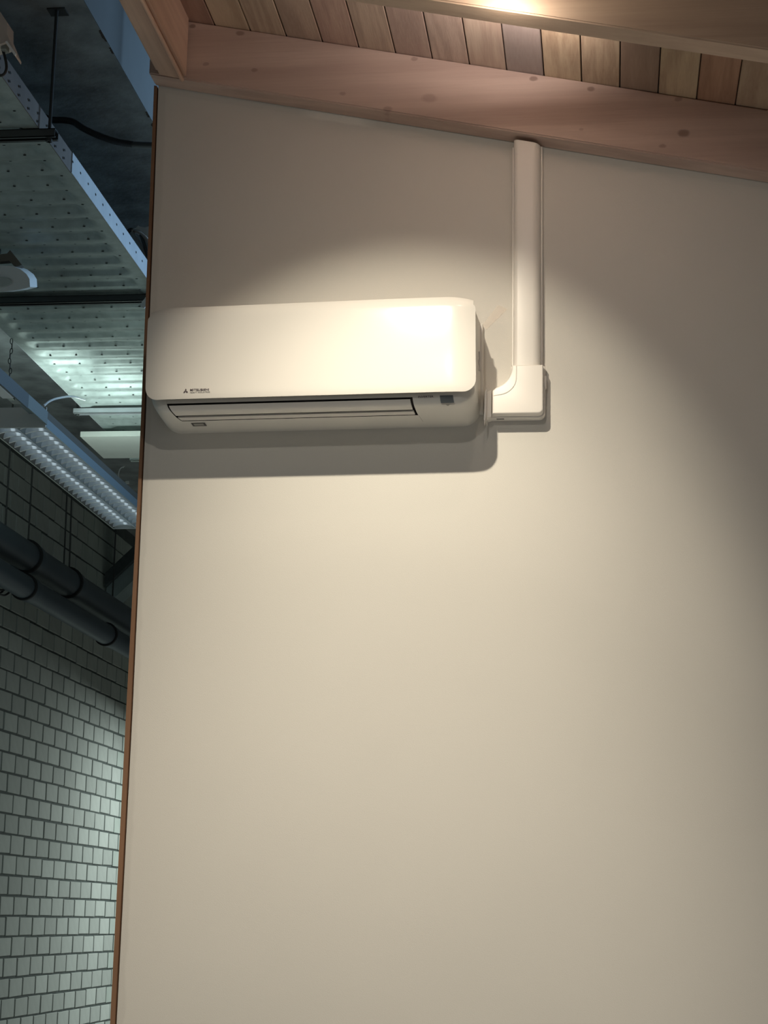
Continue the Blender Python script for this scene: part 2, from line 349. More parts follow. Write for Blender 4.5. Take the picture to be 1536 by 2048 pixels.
for k in range(-1, 32):
    xa = -1.13 - 0.1076 + 0.1076 * k; xb = xa + 0.1076 - 0.003
    ti = tints[k + 0] if 0 <= k < len(tints) else tints[1 + (k * 7) % 15]
    mk = wood('plank_wood', ti[0], ti[1], grain=(26 + (k % 3) * 10, 2.2 + .5 * (k % 4), 26), rings=2.5 + .6 * (k % 3), seed=k * 1.7 + 3, contrast=1.3)
    if xb > XR: break
    bm = bmesh.new(); zo = 0.1875 + random.uniform(0, 0.0012); ya, yb_ = -2.6, 0.06; th = 0.02
    if xa < -1.3: xa = -1.31
    p = [(xa, ya), (xb, ya), (xb, yb_), (xa, yb_)]
    hexa(bm, [Vector((q[0], q[1], zb(q[0]) + zo)) for q in p] + [Vector((q[0], q[1], zb(q[0]) + zo + th)) for q in p])
    bmesh.ops.recalc_face_normals(bm, faces=bm.faces[:])
    bmesh.ops.bevel(bm, geom=[e for e in bm.edges if abs(e.verts[0].co.y - e.verts[1].co.y) > 1], offset=0.0022, segments=1, affect='EDGES')
    obj('plank', bm, mk, deck)
bm = bmesh.new(); p = [(-1.31, -2.6), (XR, -2.6), (XR, 0.06), (-1.31, 0.06)]
hexa(bm, [Vector((q[0], q[1], zb(q[0]) + 0.2105)) for q in p] + [Vector((q[0], q[1], zb(q[0]) + 0.24)) for q in p]); bmesh.ops.recalc_face_normals(bm, faces=bm.faces[:])
obj('roof_felt', bm, M_dark, deck)

# ------------------------------------------------------------------ AIR CONDITIONER
ac = thing('air_conditioner', 'white wall-mounted split air conditioner with closed louvres high on the wall', 'air conditioner', (-0.795, 0, 2.954))
ac.rotation_euler = (0, -math.radians(0.76), 0)
HW = 0.4545
# body: profile (depth, z) from back top over the front and underneath to the back
prof = [(0.0, .298), (0.10, .298), (0.195, .293), (0.207, .280), (0.210, .15), (0.210, .040), (0.2095, .030), (0.207, .0205), (0.2035, .0145), (0.198, .0102),
        (0.180, .0070), (0.160, .0045), (0.145, .0032), (0.133, .0024), (0.126, .0020), (0.06, 0.0), (0.03, 0.0), (0.0, 0.0)]
OP0, OP1 = 6, 14                 # louvre opening between these profile indices
def endshape(s):                  # s: distance from the end, metres -> inset 0..1
    r = 0.052
    return 0.0 if s >= r else r - math.sqrt(max(0.0, r * r - (r - s) ** 2))
svals = [0.0, .0008, .003, .007, .013, .020, .029, .039, .052]
bm = bmesh.new(); cols = []
def xop(i, side):                 # slanted ends of the opening
    t = min(1, max(0, (i - OP0) / (OP1 - OP0)))
    return (-0.398 + 0.026 * t) if side < 0 else (0.281 + 0.008 * t)
for side in (-1, 1):
    cs = []
    for s in svals:
        e = endshape(s); col = []
        for (d, z) in prof:
            wd = 0.449 + 0.005 * (1 - min(1, d / 0.2))
            fz = min(1.0, d / 0.08)
            dd = d - min(e, .036) * (0.45 if z > .03 else 0.75) * fz
            zz = z + e * max(0.0, (0.11 - z) / 0.11) - (min(e, .03) * 0.25 * fz if z > .25 else 0)
            if d < .03: dd = d
            col.append(Vector((side * (wd - s), -dd, zz)))
        cs.append(col)
    cols.append(cs if side < 0 else cs[::-1])
left = cols[0]; rightc = cols[1]
opL = [Vector((xop(i, -1), -d, z)) for i, (d, z) in enumerate(prof)]
opR = [Vector((xop(i, 1), -d, z)) for i, (d, z) in enumerate(prof)]
allc = left + [opL, opR] + rightc
V = [[bm.verts.new(p) for p in c] for c in allc]; nL = len(left)
for i in range(len(V) - 1):
    for j in range(len(prof) - 1):
        if i == nL and OP0 <= j < OP1: continue
        bm.faces.new((V[i][j], V[i][j + 1], V[i + 1][j + 1], V[i + 1][j]))
for cc in (V[0], V[-1]): bm.faces.new(cc)
bmesh.ops.recalc_face_normals(bm, faces=bm.faces[:])
obj('body', bm, M_body, ac, smooth=True, angle=28)
# dark cavity
def inward(i, t):
    d, z = prof[i]; n0 = Vector((prof[min(i + 1, len(prof) - 1)][0] - prof[i - 1][0], prof[min(i + 1, len(prof) - 1)][1] - prof[i - 1][1])).normalized()
    nn = Vector((-n0.y, n0.x))    # rotate; choose the one pointing inside (towards (0.1, 0.15))
    if nn.dot(Vector((0.1 - d, 0.15 - z))) < 0: nn = -nn
    return Vector((d, z)) + nn * t
bm = bmesh.new()
rows = []
for x in ('L', 'R'):
    rim = [opL[i] if x == 'L' else opR[i] for i in range(OP0, OP1 + 1)]
    deep = [Vector((p.x, -inward(i, 0.022).x, inward(i, 0.022).y)) for i, p in zip(range(OP0, OP1 + 1), rim)]
    rows.append((rim, deep))
def strip(bm, A, B):
    a_ = [bm.verts.new(p) for p in A]; b_ = [bm.verts.new(p) for p in B]
    for i in range(len(a_) - 1): bm.faces.new((a_[i], a_[i + 1], b_[i + 1], b_[i]))
strip(bm, rows[0][0], rows[0][1]); strip(bm, rows[1][1], rows[1][0]); strip(bm, rows[0][1], rows[1][1])
strip(bm, [rows[0][0][0], rows[0][1][0]], [rows[1][0][0], rows[1][1][0]]); strip(bm, [rows[0][1][-1], rows[0][0][-1]], [rows[1][1][-1], rows[1][0][-1]])
obj('air_outlet', bm, M_dark, ac)
# flaps
def pp(t):                        # fractional profile position
    i = min(len(prof) - 2, int(t)); f = t - i
    return Vector(prof[i]).lerp(Vector(prof[i + 1]), f)
def flap(t0, t1, ex=0.0, n=10, out=0.001):
    bm = bmesh.new(); A = []; B = []
    for k in range(n + 1):
        t = t0 + (t1 - t0) * k / n; p = pp(t); q = Vector(inward_f(t, 0.0035))
        p = p + (p - q).normalized() * out
        f = min(1, max(0, (t - OP0) / (OP1 - OP0)))
        xl, xr = -0.398 + 0.026 * f + 0.0042, 0.281 + 0.008 * f - 0.007
        A.append((Vector((xl, -p.x, p.y)), Vector((xr, -p.x, p.y)))); B.append((Vector((xl, -q.x, q.y)), Vector((xr, -q.x, q.y))))
    loop = A + B[::-1]
    l = [bm.verts.new(p[0]) for p in loop]; r = [bm.verts.new(p[1]) for p in loop]; m_ = len(loop)
    for i in range(m_): bm.faces.new((l[i], l[(i + 1) % m_], r[(i + 1) % m_], r[i]))
    bm.faces.new(l[::-1]); bm.faces.new(r); bmesh.ops.recalc_face_normals(bm, faces=bm.faces[:])
    return bm
def inward_f(t, d):
    a_ = pp(t - 0.1); b_ = pp(t + 0.1); n0 = (b_ - a_).normalized(); nn = Vector((-n0.y, n0.x)); p = pp(t)
    if nn.dot(Vector((0.1, 0.15)) - p) < 0: nn = -nn
    return p + nn * d
obj('flap', flap(6.55, 10.35), M_flap, ac, smooth=True)
obj('flap', flap(11.05, 12.9), M_flap, ac, smooth=True)
# front panel
bm = bmesh.new()
zlo, zhi = 0.0350, 0.3055; nx, nz_ = 40, 18; rb = 0.036; rt = 0.012
def halfw(z):
    if z < zlo + rb: t = zlo + rb - z; return HW - rb + math.sqrt(max(0, rb * rb - t * t))
    if z > zhi - 0.016 - rt + 0.0: t = min(rt, z - (zhi - 0.016 - rt)); return HW - rt * 0.5 + 0.5 * math.sqrt(max(0, rt * rt - t * t))
    return HW
zs = [zlo + rb * (1 - math.cos(k / 8 * PI / 2)) for k in range(8)] + [zlo + rb + (zhi - .03 - zlo - rb) * k / 8 for k in range(8)] + [zhi - .03 + .03 * k / 6 for k in range(7)]
xs = [-1 + 2 * (0.5 - 0.5 * math.cos(PI * k / nx)) for k in range(nx + 1)]
def ztop(x):                      # top edge drops towards both ends
    s = max(0, abs(x) - (HW - 0.085)) / 0.085; return 0.0105 * s * s + 0.0052 * min(1, max(0, (0.25 - x) / 0.55))
def pdepth(x, z):
    s = max(0, abs(x) - (HW - 0.07)) / 0.07; t = max(0, z - (zhi - 0.035)) / 0.035; q = max(0, (zlo + 0.02) - z) / 0.02
    return 0.2420 - 0.012 * s ** 2 - 0.010 * t ** 2.2 - 0.002 * q * q - 0.004 * ((z - 0.16) / 0.13) ** 2
G = []
for z in zs:
    row = []
    for s in xs:
        x = s * halfw(z); zz = z - ztop(x) * max(0, (z - 0.2) / (zhi - 0.2))
        row.append(bm.verts.new((x, -pdepth(x, z), zz)))
    G.append(row)
for i in range(len(zs) - 1):
    for j in range(nx): bm.faces.new((G[i][j], G[i][j + 1], G[i + 1][j + 1], G[i + 1][j]))
bmesh.ops.recalc_face_normals(bm, faces=bm.faces[:])
for f in bm.faces:
    if f.normal.y > 0: f.normal_flip()
r = bmesh.ops.solidify(bm, geom=bm.faces[:], thickness=0.009)
pan = obj('front_panel', bm, M_ac, ac, smooth=True, angle=50)
pan['label'] = 'glossy white front panel'
# brand mark on the panel: three diamonds, two lines of lettering
def at_panel(x, z): return Vector((x, -pdepth(x, z) - 0.0012, z))
lx, lz = -0.3385, 0.0555
bm = bmesh.new()
for q in (90, 210, 330):
    an = math.radians(q); d1 = Vector((math.cos(an), 0, math.sin(an))); d2 = Vector((-d1.z, 0, d1.x)); s = 0.0074
    c = at_panel(lx, lz)
    p = [c, c + d1 * s * 0.5 + d2 * s * 0.29, c + d1 * s, c + d1 * s * 0.5 - d2 * s * 0.29]
    prism(bm, p, Vector((0, -0.0004, 0)))
obj('emblem', bm, M_print, ac)
RT = (PI / 2, 0, 0)
text('lettering', 'MITSUBISHI', at_panel(lx + 0.0115, lz + 0.0004), 0.0082, M_print, ac, RT, 1.30, 0.0001)
text('lettering', 'HEAVY INDUSTRIES', at_panel(lx + 0.0115, lz - 0.0056), 0.0058, M_printgrey, ac, RT, 1.10)
# lettering and receiver window on the lower right of the body
def body_pt(x, t, out=0.0006):
    p = pp(t); q = inward_f(t, 0.01); p = p + (p - q).normalized() * out; return Vector((x, -p.x, p.y))
text('lettering', 'INVERTER', (0.2960, -0.2112, 0.0270), 0.0078, M_print, ac, RT, 1.22)
def patch(x0_, x1_, t0, t1, out, n=6, skew=0.0):
    bm = bmesh.new(); A = []; B = []
    for k in range(n + 1):
        t = t0 + (t1 - t0) * k / n
        A.append(body_pt(x0_ + skew * k / n, t, out)); B.append(body_pt(x1_ + skew * k / n, t, out))
    a_ = [bm.verts.new(p) for p in A]; b_ = [bm.verts.new(p) for p in B]
    for i in range(n): bm.faces.new((a_[i], a_[i + 1], b_[i + 1], b_[i]))
    bmesh.ops.solidify(bm, geom=bm.faces[:], thickness=0.0006)
    bmesh.ops.recalc_face_normals(bm, faces=bm.faces[:]); return bm
obj('receiver_window', patch(0.355, 0.391, 5.75, 8.2, 0.0008, skew=0.003), M_window, ac)
obj('receiver_flap', patch(0.3575, 0.3935, 8.35, 9.0, 0.0008, skew=0.002), M_flap, ac)
bm = bmesh.new(); prism(bm, [body_pt(0.371, 9.05, .0007), body_pt(0.381, 9.05, .0007), body_pt(0.376, 9.45, .0007)], Vector((0, -0.0003, -0.0003)))
obj('receiver_notch', bm, M_printgrey, ac)
obj('seam', patch(0.2895, 0.2903, 14.0, 14.9, 0.0006, skew=0.006), M_printgrey, ac)
# small recessed plate at the lower left
obj('plate', patch(-0.352, -0.312, 14.25, 14.75, 0.0006), M_printgrey, ac)
obj('plate_mark', patch(-0.346, -0.318, 14.35, 14.62, 0.0011), M_body, ac)
# right-hand rear cover and torn side knock-out
bm = bmesh.new(); box(bm, (0.449, -0.022, 0.030), (0.4615, -0.0005, 0.294), 0.003); obj('mounting_plate', bm, M_body, ac, smooth=True)
bm = bmesh.new(); tube(bm, spline([(0.4565, -0.09, 0.19), (0.4575, -0.088, 0.172), (0.4555, -0.084, 0.16), (0.4575, -0.086, 0.148), (0.456, -0.09, 0.135)], 5), 0.0035, 8); obj('side_clip', bm, M_body, ac, smooth=True)

# ------------------------------------------------------------------ PIPE COVER (duct) to the right
dt = thing('pipe_cover', 'white plastic pipe cover rising from the air conditioner to the rafter', 'pipe cover', (-0.21, 0, 2.97))
def loc(p): return Vector(p) - Vector((-0.21, 0, 2.97))
def section(w0, w1, depth, n=6):     # rounded section polyline from left base to right base; (x, depth)
    pts = [(w0, 0.0)]
    r = min(0.020, depth * 0.45)
    pts.append((w0 + 0.001, depth * 0.30))
    for k in range(n + 1):
        a_ = PI - (PI / 2) * k / n; pts.append((w0 + 0.002 + 0.014 + 0.014 * math.cos(a_), depth - 0.016 + 0.016 * math.sin(a_)))
    for k in range(n + 1):
        a_ = PI / 2 - (PI / 2) * k / n; pts.append((w1 - 0.002 - 0.022 + 0.022 * math.cos(a_), depth - 0.026 + 0.026 * math.sin(a_)))
    pts.append((w1 - 0.001, depth * 0.2)); pts.append((w1, 0.0))
    return pts
XL, XRr = -0.2525, -0.1725
bm = bmesh.new(); sec = section(XL, XRr, 0.058)
zt = lambda x: zb(x) - 0.014
top = [bm.verts.new(loc((x, -d - 0.001, zt(x)))) for x, d in sec]; bot = [bm.verts.new(loc((x, -d - 0.001, 3.11))) for x, d in sec]
for i in range(len(sec) - 1): bm.faces.new((bot[i], bot[i + 1], top[i + 1], top[i]))
bm.faces.new(top); bm.faces.new(bot[::-1]); bmesh.ops.recalc_face_normals(bm, faces=bm.faces[:])
obj('channel', bm, M_duct, dt, smooth=True, angle=50)
bm = bmesh.new(); box(bm, loc((XL - 0.0035, -0.020, 3.11)), loc((XRr + 0.0035, -0.0005, zb(XRr) - 0.006)), 0.002); obj('base_rail', bm, M_duct, dt)
# elbow: outlines in the plane y=-depth taken as true shapes on the wall
def arc(c, r, a0, a1, n=10): return [Vector((c[0] + r * math.cos(math.radians(a0 + (a1 - a0) * k / n)), 0, c[1] + r * math.sin(math.radians(a0 + (a1 - a0) * k / n)))) for k in range(n + 1)]
def elbow_outline(g, rr):             # g: growth
    xl = -0.3065 - g; zbm = 2.978 - g; xr_ = -0.1665 + g; ztp = 3.118 + g; zl = 3.045 + g; xv = -0.2535 - g
    R = 0.062 - g
    pts = [Vector((xr_, 0, ztp)), Vector((xv, 0, ztp))]
    pts += [Vector((xv - R * (1 - math.cos(t)) , 0, zl + 0.006 + R - R * math.sin(t))) for t in [math.radians(q) for q in range(0, 75, 8)]]
    pts += [Vector((xl, 0, zl)), Vector((xl, 0, zbm))]
    pts += arc((xr_ - rr, zbm + rr), rr, -90, 0, 8)
    return pts
bm = bmesh.new(); ol = elbow_outline(0.0, 0.014)
prism(bm, [loc(p + Vector((0, -0.030, 0))) for p in ol][::-1], Vector((0, -0.034, 0)), bev=0.007, seg=4)
obj('elbow', bm, M_duct, dt, smooth=True, angle=45)
bm = bmesh.new(); ol = elbow_outline(0.0045, 0.018)
prism(bm, [loc(p + Vector((0, -0.0005, 0))) for p in ol][::-1], Vector((0, -0.034, 0)), bev=0.003, seg=2)
obj('elbow_base', bm, M_duct, dt, smooth=True, angle=45)
# raised rib that follows the inner curve
bm = bmesh.new(); R = 0.050
pts = [loc((-0.2405, -0.0635, 3.115)), loc((-0.2405, -0.0640, 3.09))] + [loc((-0.2405 - R * (1 - math.cos(math.radians(q))), -0.0640, 3.083 - R * math.sin(math.radians(q)))) for q in range(8, 84, 8)] + [loc((-0.3035, -0.0635, 3.0305))]
tube(bm, pts, 0.0018, 8); obj('rib', bm, M_duct, dt, smooth=True)
bm = bmesh.new(); box(bm, loc((-0.165, -0.034, 3.060)), loc((-0.1585, -0.012, 3.095)), 0.002); obj('clip', bm, M_duct, dt)
bm = bmesh.new(); box(bm, loc((-0.297, -0.0300, 2.9722)), loc((-0.276, -0.0200, 2.9735)), 0.0005); obj('slot', bm, M_printgrey, dt)
# sleeve between elbow and air conditioner with torn knock-out
bm = bmesh.new()
pz = [Vector((-0.3265, -0.052, 3.043)), Vector((-0.3105, -0.052, 3.050)), Vector((-0.3105, -0.052, 2.973)), Vector((-0.322, -0.052, 2.969)), Vector((-0.3250, -0.052, 2.957)), Vector((-0.3285, -0.052, 2.990))]
prism(bm, [loc(p) for p in pz], Vector((0, 0.050, 0)), bev=0.002, seg=1)
obj('sleeve', bm, M_duct, dt)
bm = bmesh.new(); prism(bm, [loc(p) for p in (Vector((-0.3265, -0.075, 3.040)), Vector((-0.3225, -0.075, 3.046)), Vector((-0.3235, -0.075, 2.975)), Vector((-0.3275, -0.075, 2.945)), Vector((-0.3295, -0.075, 2.960)))], Vector((0.0, 0.02, 0)))
obj('torn_tab', bm, M_duct, dt)
# tape on the wall
tp = [on_y(u, v, -0.0006) for u, v in [(966, 648), (996, 610), (1015, 618), (972, 660)]]
bm = bmesh.new(); prism(bm, tp, Vector((0, -0.0005, 0))); tag(obj('tape', bm, M_tape), 'strip of clear tape stuck on the wall right of the air conditioner', 'tape')

# ------------------------------------------------------------------ HALL: concrete ceiling, brick wall
bm = bmesh.new(); box(bm, (-3.75, -6, 4.47), (-1.650, 17, 4.77)); o = obj('ceiling', bm, M_conc); o['kind'] = 'structure'
bm = bmesh.new(); box(bm, (-1.6495, -6, 4.4705), (-1.6475, 17, 5.3)); o = obj('trim_2', bm, M_conc2); o['kind'] = 'structure'
bm = bmesh.new(); box(bm, (-1.6475, 0.3, 5.3), (6.5, 17, 5.5)); o = obj('ceiling', bm, M_conc2); o['kind'] = 'structure'
bm = bmesh.new(); box(bm, (-3.9, 12.0, 0), (6.5, 12.2, 5.3)); o = obj('wall_far', bm, M_conc2); o['kind'] = 'structure'
ceil_ = [q for q in bpy.data.objects if q.name.startswith('ceiling') and q.type == 'MESH'][0]
rc = random.Random(3)
M_chip = mat('broken_edge', (0.07, 0.055, 0.045), 0.95)
for (yc, ln, dp) in ((0.55, .09, .010), (0.66, .05, .006), (1.18, .05, .007), (1.30, .10, .013), (1.40, .03, .006), (1.74, .04, .006), (2.2, .08, .01)):
    bm = bmesh.new(); n = 7
    P = [Vector((-1.6472, yc - ln / 2, 4.4698))] + [Vector((-1.650 - dp * rc.uniform(.35, 1), yc - ln / 2 + ln * (i + .5) / n, 4.4698)) for i in range(n)] + [Vector((-1.6472, yc + ln / 2, 4.4698))]
    prism(bm, P, Vector((0, 0, -0.0006))); obj('chipped_edge', bm, M_chip, ceil_)
bw = bpy.data.objects.new('wall_left', None); C.objects.link(bw); bw['kind'] = 'structure'
bm = bmesh.new(); box(bm, (-3.90, -6, 0), (-3.609, 12.0, 4.469)); obj('mortar_bed', bm, M_mortar, bw)
BP, BH = 0.270, 0.1213
z_ref, y_ref = 1.588, 6.441
bricks = []
def brick_mesh(seed):
    rnd = random.Random(seed); bm = bmesh.new()
    L_, H_ = BP - 0.018 - rnd.uniform(0, .005), BH - 0.012 - rnd.uniform(0, .003)
    box(bm, (-0.10, -L_ / 2, -H_ / 2), (0.0, L_ / 2, H_ / 2))
    for v in bm.verts: v.co += Vector((0, rnd.uniform(-.0025, .0025), rnd.uniform(-.002, .002)))
    fe = [e for e in bm.edges if all(v.co.x > -0.01 for v in e.verts)]
    bmesh.ops.bevel(bm, geom=fe, offset=0.003, segments=1, affect='EDGES')
    me = bpy.data.meshes.new('brick'); bm.to_mesh(me); bm.free(); me.materials.append(M_brick); return me
protos = [brick_mesh(s) for s in range(8)]
nrow0 = -13; rows_ = range(nrow0, 24)
cells = []
for r_ in rows_:
    zc = z_ref + BH * (r_ + 0.5)
    if zc - BH / 2 < 0 or zc + BH / 2 > 4.47: continue
    off = 0 if (r_ % 2) else BP / 2
    for c_ in range(-40, 20):
        yc = y_ref + off + BP * (c_ + 0.5)
        if yc < -3 or yc > 11.8: continue
        cells.append((yc, zc))
def project(p):
    q = Vector(p) - CAM; c = Vector((0, 0, 0)); c = q.x * Xc + q.y * Yc + q.z * Uc; return 768 + F * c.x / c.z, 1024 + F * c.y / c.z
def inview(yc, zc):
    u, v = project((-3.6, yc, zc)); return -20 < u < 262 and 900 < v < 2075 and not (u > 300 - 0.0 - (v - 172) * 0.047 + 4)
def hidden_by_pipes(yc, zc):
    u, v = project((-3.6, yc, zc)); return v < 1290 + (u - 250) * 0.62
vis = sorted([c for c in cells if inview(*c)], key=lambda c: (hidden_by_pipes(*c), c[0]))
single = set(vis[:300])
for (yc, zc) in vis[:300]:
    ob = bpy.data.objects.new('brick', random.choice(protos)); C.objects.link(ob); ob.parent = bw
    ob.location = (-3.6 + random.uniform(-0.001, 0.0008), yc + random.uniform(-.002, .002), zc + random.uniform(-.0015, .0015))
bm = bmesh.new()
for (yc, zc) in cells:
    if (yc, zc) in single: continue
    L_, H_ = BP - 0.013, BH - 0.013
    d = random.uniform(-0.002, 0.002)
    box(bm, (-3.70, yc - L_ / 2, zc - H_ / 2), (-3.6 + d, yc + L_ / 2, zc + H_ / 2))
o = obj('remaining_bricks', bm, mat('sand_lime_brick_joined', (0.44, 0.50, 0.46), 0.9, var=0.10, vscale=6, bump=0.25, bscale=90), bw); o['kind'] = 'stuff'

# ------------------------------------------------------------------ CABLE TRAY
ty0, ty1, tx0, tx1, tz = -1.6, 4.14, -2.56, -1.782, 4.05
tray = thing('cable_tray', 'wide perforated galvanised cable tray with cross ribs hung under the concrete ceiling', 'cable tray', (-2.17, 1.0, tz))
def tl(p): return Vector(p) - Vector((-2.17, 1.0, tz))
bm = bmesh.new(); RP = 0.131
def ribz(x, y):
    ph = ((y - 2.93) / RP) % 1.0
    # recessed slot occupies ph 0.25..0.62, seen from below it goes up (positive z)
    e = min(1, max(0, (x - (tx0 + 0.045)) / 0.03)) * min(1, max(0, ((tx1 - 0.05) - x) / 0.03))
    prof_ = 0.5 - 0.5 * math.cos(2 * PI * ph); return 0.017 * e * min(1.0, max(0.0, (prof_ - 0.18) / 0.5))
ny = int((ty1 - ty0) / (RP / 10)); xsT = [tx0, tx0 + .03, tx0 + .045, tx0 + .052, tx0 + .060, tx0 + .068, tx0 + .078, tx0 + .12, -2.2, tx1 - .12, tx1 - .083, tx1 - .072, tx1 - .062, tx1 - .05, tx1 - .03, tx1]
g = [[bm.verts.new(tl((x, ty0 + (ty1 - ty0) * j / ny, tz + ribz(x, ty0 + (ty1 - ty0) * j / ny)))) for x in xsT] for j in range(ny + 1)]
for j in range(ny):
    for i in range(len(xsT) - 1): bm.faces.new((g[j][i], g[j + 1][i], g[j + 1][i + 1], g[j][i + 1]))
obj('tray_base', bm, M_galv, tray, smooth=True, angle=60)
# side walls, right one built from two lengths that overlap
def side(x, ya, yb_, h, m_, lab=None):
    bm = bmesh.new(); box(bm, tl((x - 0.0012, ya, tz - 0.001)), tl((x + 0.0012, yb_, tz + h))); 
    s = 1 if x > -2 else -1
    box(bm, tl((x - (0.012 if s > 0 else 0), ya, tz + h - 0.002)), tl((x + (0.012 if s < 0 else 0), yb_, tz + h)))
    o_ = obj('side_wall', bm, m_, tray)
    if lab: o_['label'] = lab
side(tx1, ty0, 0.70, 0.072, mat('shaded_side', (0.16, 0.14, 0.125), 0.7, 0.3, var=0.15, vscale=9), 'brown-grey side wall, toned for shade')  # nearer length coloured darker because it lies in shade
side(tx1 + 0.003, 0.70, ty1, 0.072, M_galv2, 'bright blue-grey side wall with punched holes')
side(tx0, ty0, ty1, 0.072, M_galv2)
# punched holes: in the base and along the right side wall
bm = bmesh.new()
def disc(bm, c, a_, b_, n=8):
    bm.faces.new([bm.verts.new(Vector(c) + Vector(a_) * math.cos(2 * PI * k / n) + Vector(b_) * math.sin(2 * PI * k / n)) for k in range(n)])
j = 0; y = ty0 + 0.05
k0 = math.ceil((ty0 - 2.93) / RP)
for k in range(k0, k0 + 60):
    yy = 2.93 + RP * k
    if yy > ty1 - 0.02: break
    for q, dy in ((0, -0.022), (1, 0.022)):
        n = 6
        for i in range(n):
            x = tx0 + 0.075 + (0.055 if q else 0) + i * 0.118 + (0.02 if k % 2 else 0)
            if x > tx1 - 0.035: continue
            disc(bm, tl((x, yy + dy, tz + ribz(x, yy + dy) - 0.0008)), (0.0055, 0, 0), (0, 0.0042, 0))
for k in range(60):
    yy = ty0 + 0.05 + k * 0.098
    if yy > ty1: break
    disc(bm, tl((tx1 + 0.0047, yy, tz + 0.040)), (0, 0.0075, 0), (0, 0, 0.0045))
    if yy < 0.7: disc(bm, tl((tx1 + 0.0047, yy, tz + 0.012)), (0, 0.0075, 0), (0, 0, 0.0045))
obj('perforation', bm, M_hole, tray)['kind'] = 'stuff'

# transverse support rails (slotted C channel) with threaded rods
def crail(name, y, xa, xb, label, m_=M_rail, rods=(), group=None):
    z1 = tz - 0.0025; z0_ = z1 - 0.028
    t = thing(name, label, 'support rail', ((xa + xb) / 2, y, z1), group)
    def l(p): return Vector(p) - Vector(((xa + xb) / 2, y, z1))
    bm = bmesh.new()
    hw = 0.020
    box(bm, l((xa, y - hw, z0_)), l((xb, y - hw + .0025, z1))); box(bm, l((xa, y + hw - .0025, z0_)), l((xb, y + hw, z1)))
    box(bm, l((xa, y - hw, z1 - .0025)), l((xb, y + hw, z1)))
    box(bm, l((xa, y - hw, z0_)), l((xb, y - hw + .011, z0_ + .0025))); box(bm, l((xa, y + hw - .011, z0_)), l((xb, y + hw, z0_ + .0025)))
    obj('channel', bm, m_, t)
    bm = bmesh.new(); box(bm, l((xa + .001, y - hw + .003, z1 - .006)), l((xb - .001, y + hw - .003, z1 - .003))); obj('channel_inside', bm, M_hole, t)
    for (x, ztop) in rods:
        bm = bmesh.new(); tube(bm, [l((x, y, z0_ - .01)), l((x - 0.0, y, ztop))], 0.0055, 10); rr = obj('threaded_rod', bm, M_rod, t)
        bm = bmesh.new()
        bmesh.ops.create_cone(bm, cap_ends=True, segments=6, radius1=.011, radius2=.011, depth=.01, matrix=Matrix.Translation(l((x, y, z0_ - .005))))
        obj('nut', bm, M_rod, rr)
        bm = bmesh.new(); box(bm, l((x - .03, y - .012, ztop - .004)), l((x + .03, y + .04, ztop + .0))); obj('ceiling_bracket', bm, M_rod, rr)
    return t
crail('support_rail', 0.353, -2.64, -1.728, 'nearest dark steel rail crossing under the cable tray at upper left, with a threaded rod', rods=[(-1.752, 4.469), (-2.61, 4.469)])
crail('support_rail', 1.970, -2.64, -1.775, 'middle dark steel rail crossing under the cable tray, level with the speaker', rods=[(-2.61, 4.469), (-1.70, 4.469)][:1])
crail('support_rail', 3.650, -2.60, -1.70, 'pale far steel rail crossing under the tray behind the wall edge', m_=M_galv2, rods=[(-2.585, 4.469)])
# flat sheet metal box beyond the tray
sb = thing('ventilation_box', 'flat pale sheet metal box lit brightly below the tray end', 'duct', (-2.3, 4.25, 4.0))
def sl(p): return Vector(p) - Vector((-2.3, 4.25, 4.0))
bm = bmesh.new(); box(bm, sl((-2.67, 4.01, 4.0)), sl((-1.6, 4.475, 4.028)), 0.002); obj('casing', bm, mat('pale_sheet', (0.78, 0.82, 0.76), 0.5, 0.0, var=0.05), sb)
bm = bmesh.new(); box(bm, sl((-2.3, 4.3, 4.028)), sl((-2.28, 4.32, 4.469))); obj('hanger', bm, M_rod, sb)
crail('support_rail', 4.62, -2.56, -1.70, 'short bright rail with open channel beyond the pale sheet metal box', m_=M_lip, rods=[(-2.0, 4.469)])

# corrugated hose and stub of conduit by the concrete beam
ch = thing('corrugated_hose', 'black corrugated hose ending in a grey conduit under the concrete ceiling', 'hose', (-1.75, 0.9, 4.28))
def hl(p): return Vector(p) - Vector((-1.75, 0.9, 4.28))
path = [on_y(u, v, 0.9) for u, v in [(60, 216), (80, 228), (100, 239), (128, 240.5), (146, 244), (165, 256), (190, 268.5), (215, 278), (240, 285), (266, 289)]]
path = spline([hl(p) for p in path], 14)
bm = bmesh.new(); tube(bm, path, [0.0112 + (0.0010 if i % 2 else 0) for i in range(len(path))], 10); obj('hose', bm, M_hose, ch, smooth=True, angle=80)
bm = bmesh.new(); tube(bm, [hl(on_y(u, v, 0.9)) for u, v in [(264, 289), (285, 290), (400, 292)]], 0.0110, 12); obj('conduit_end', bm, M_rail, ch, smooth=True)
bm = bmesh.new(); box(bm, hl((-1.44, 0.89, 4.215)), hl((-1.42, 0.91, 5.30))); obj('hanger_strip', bm, M_rail, ch)

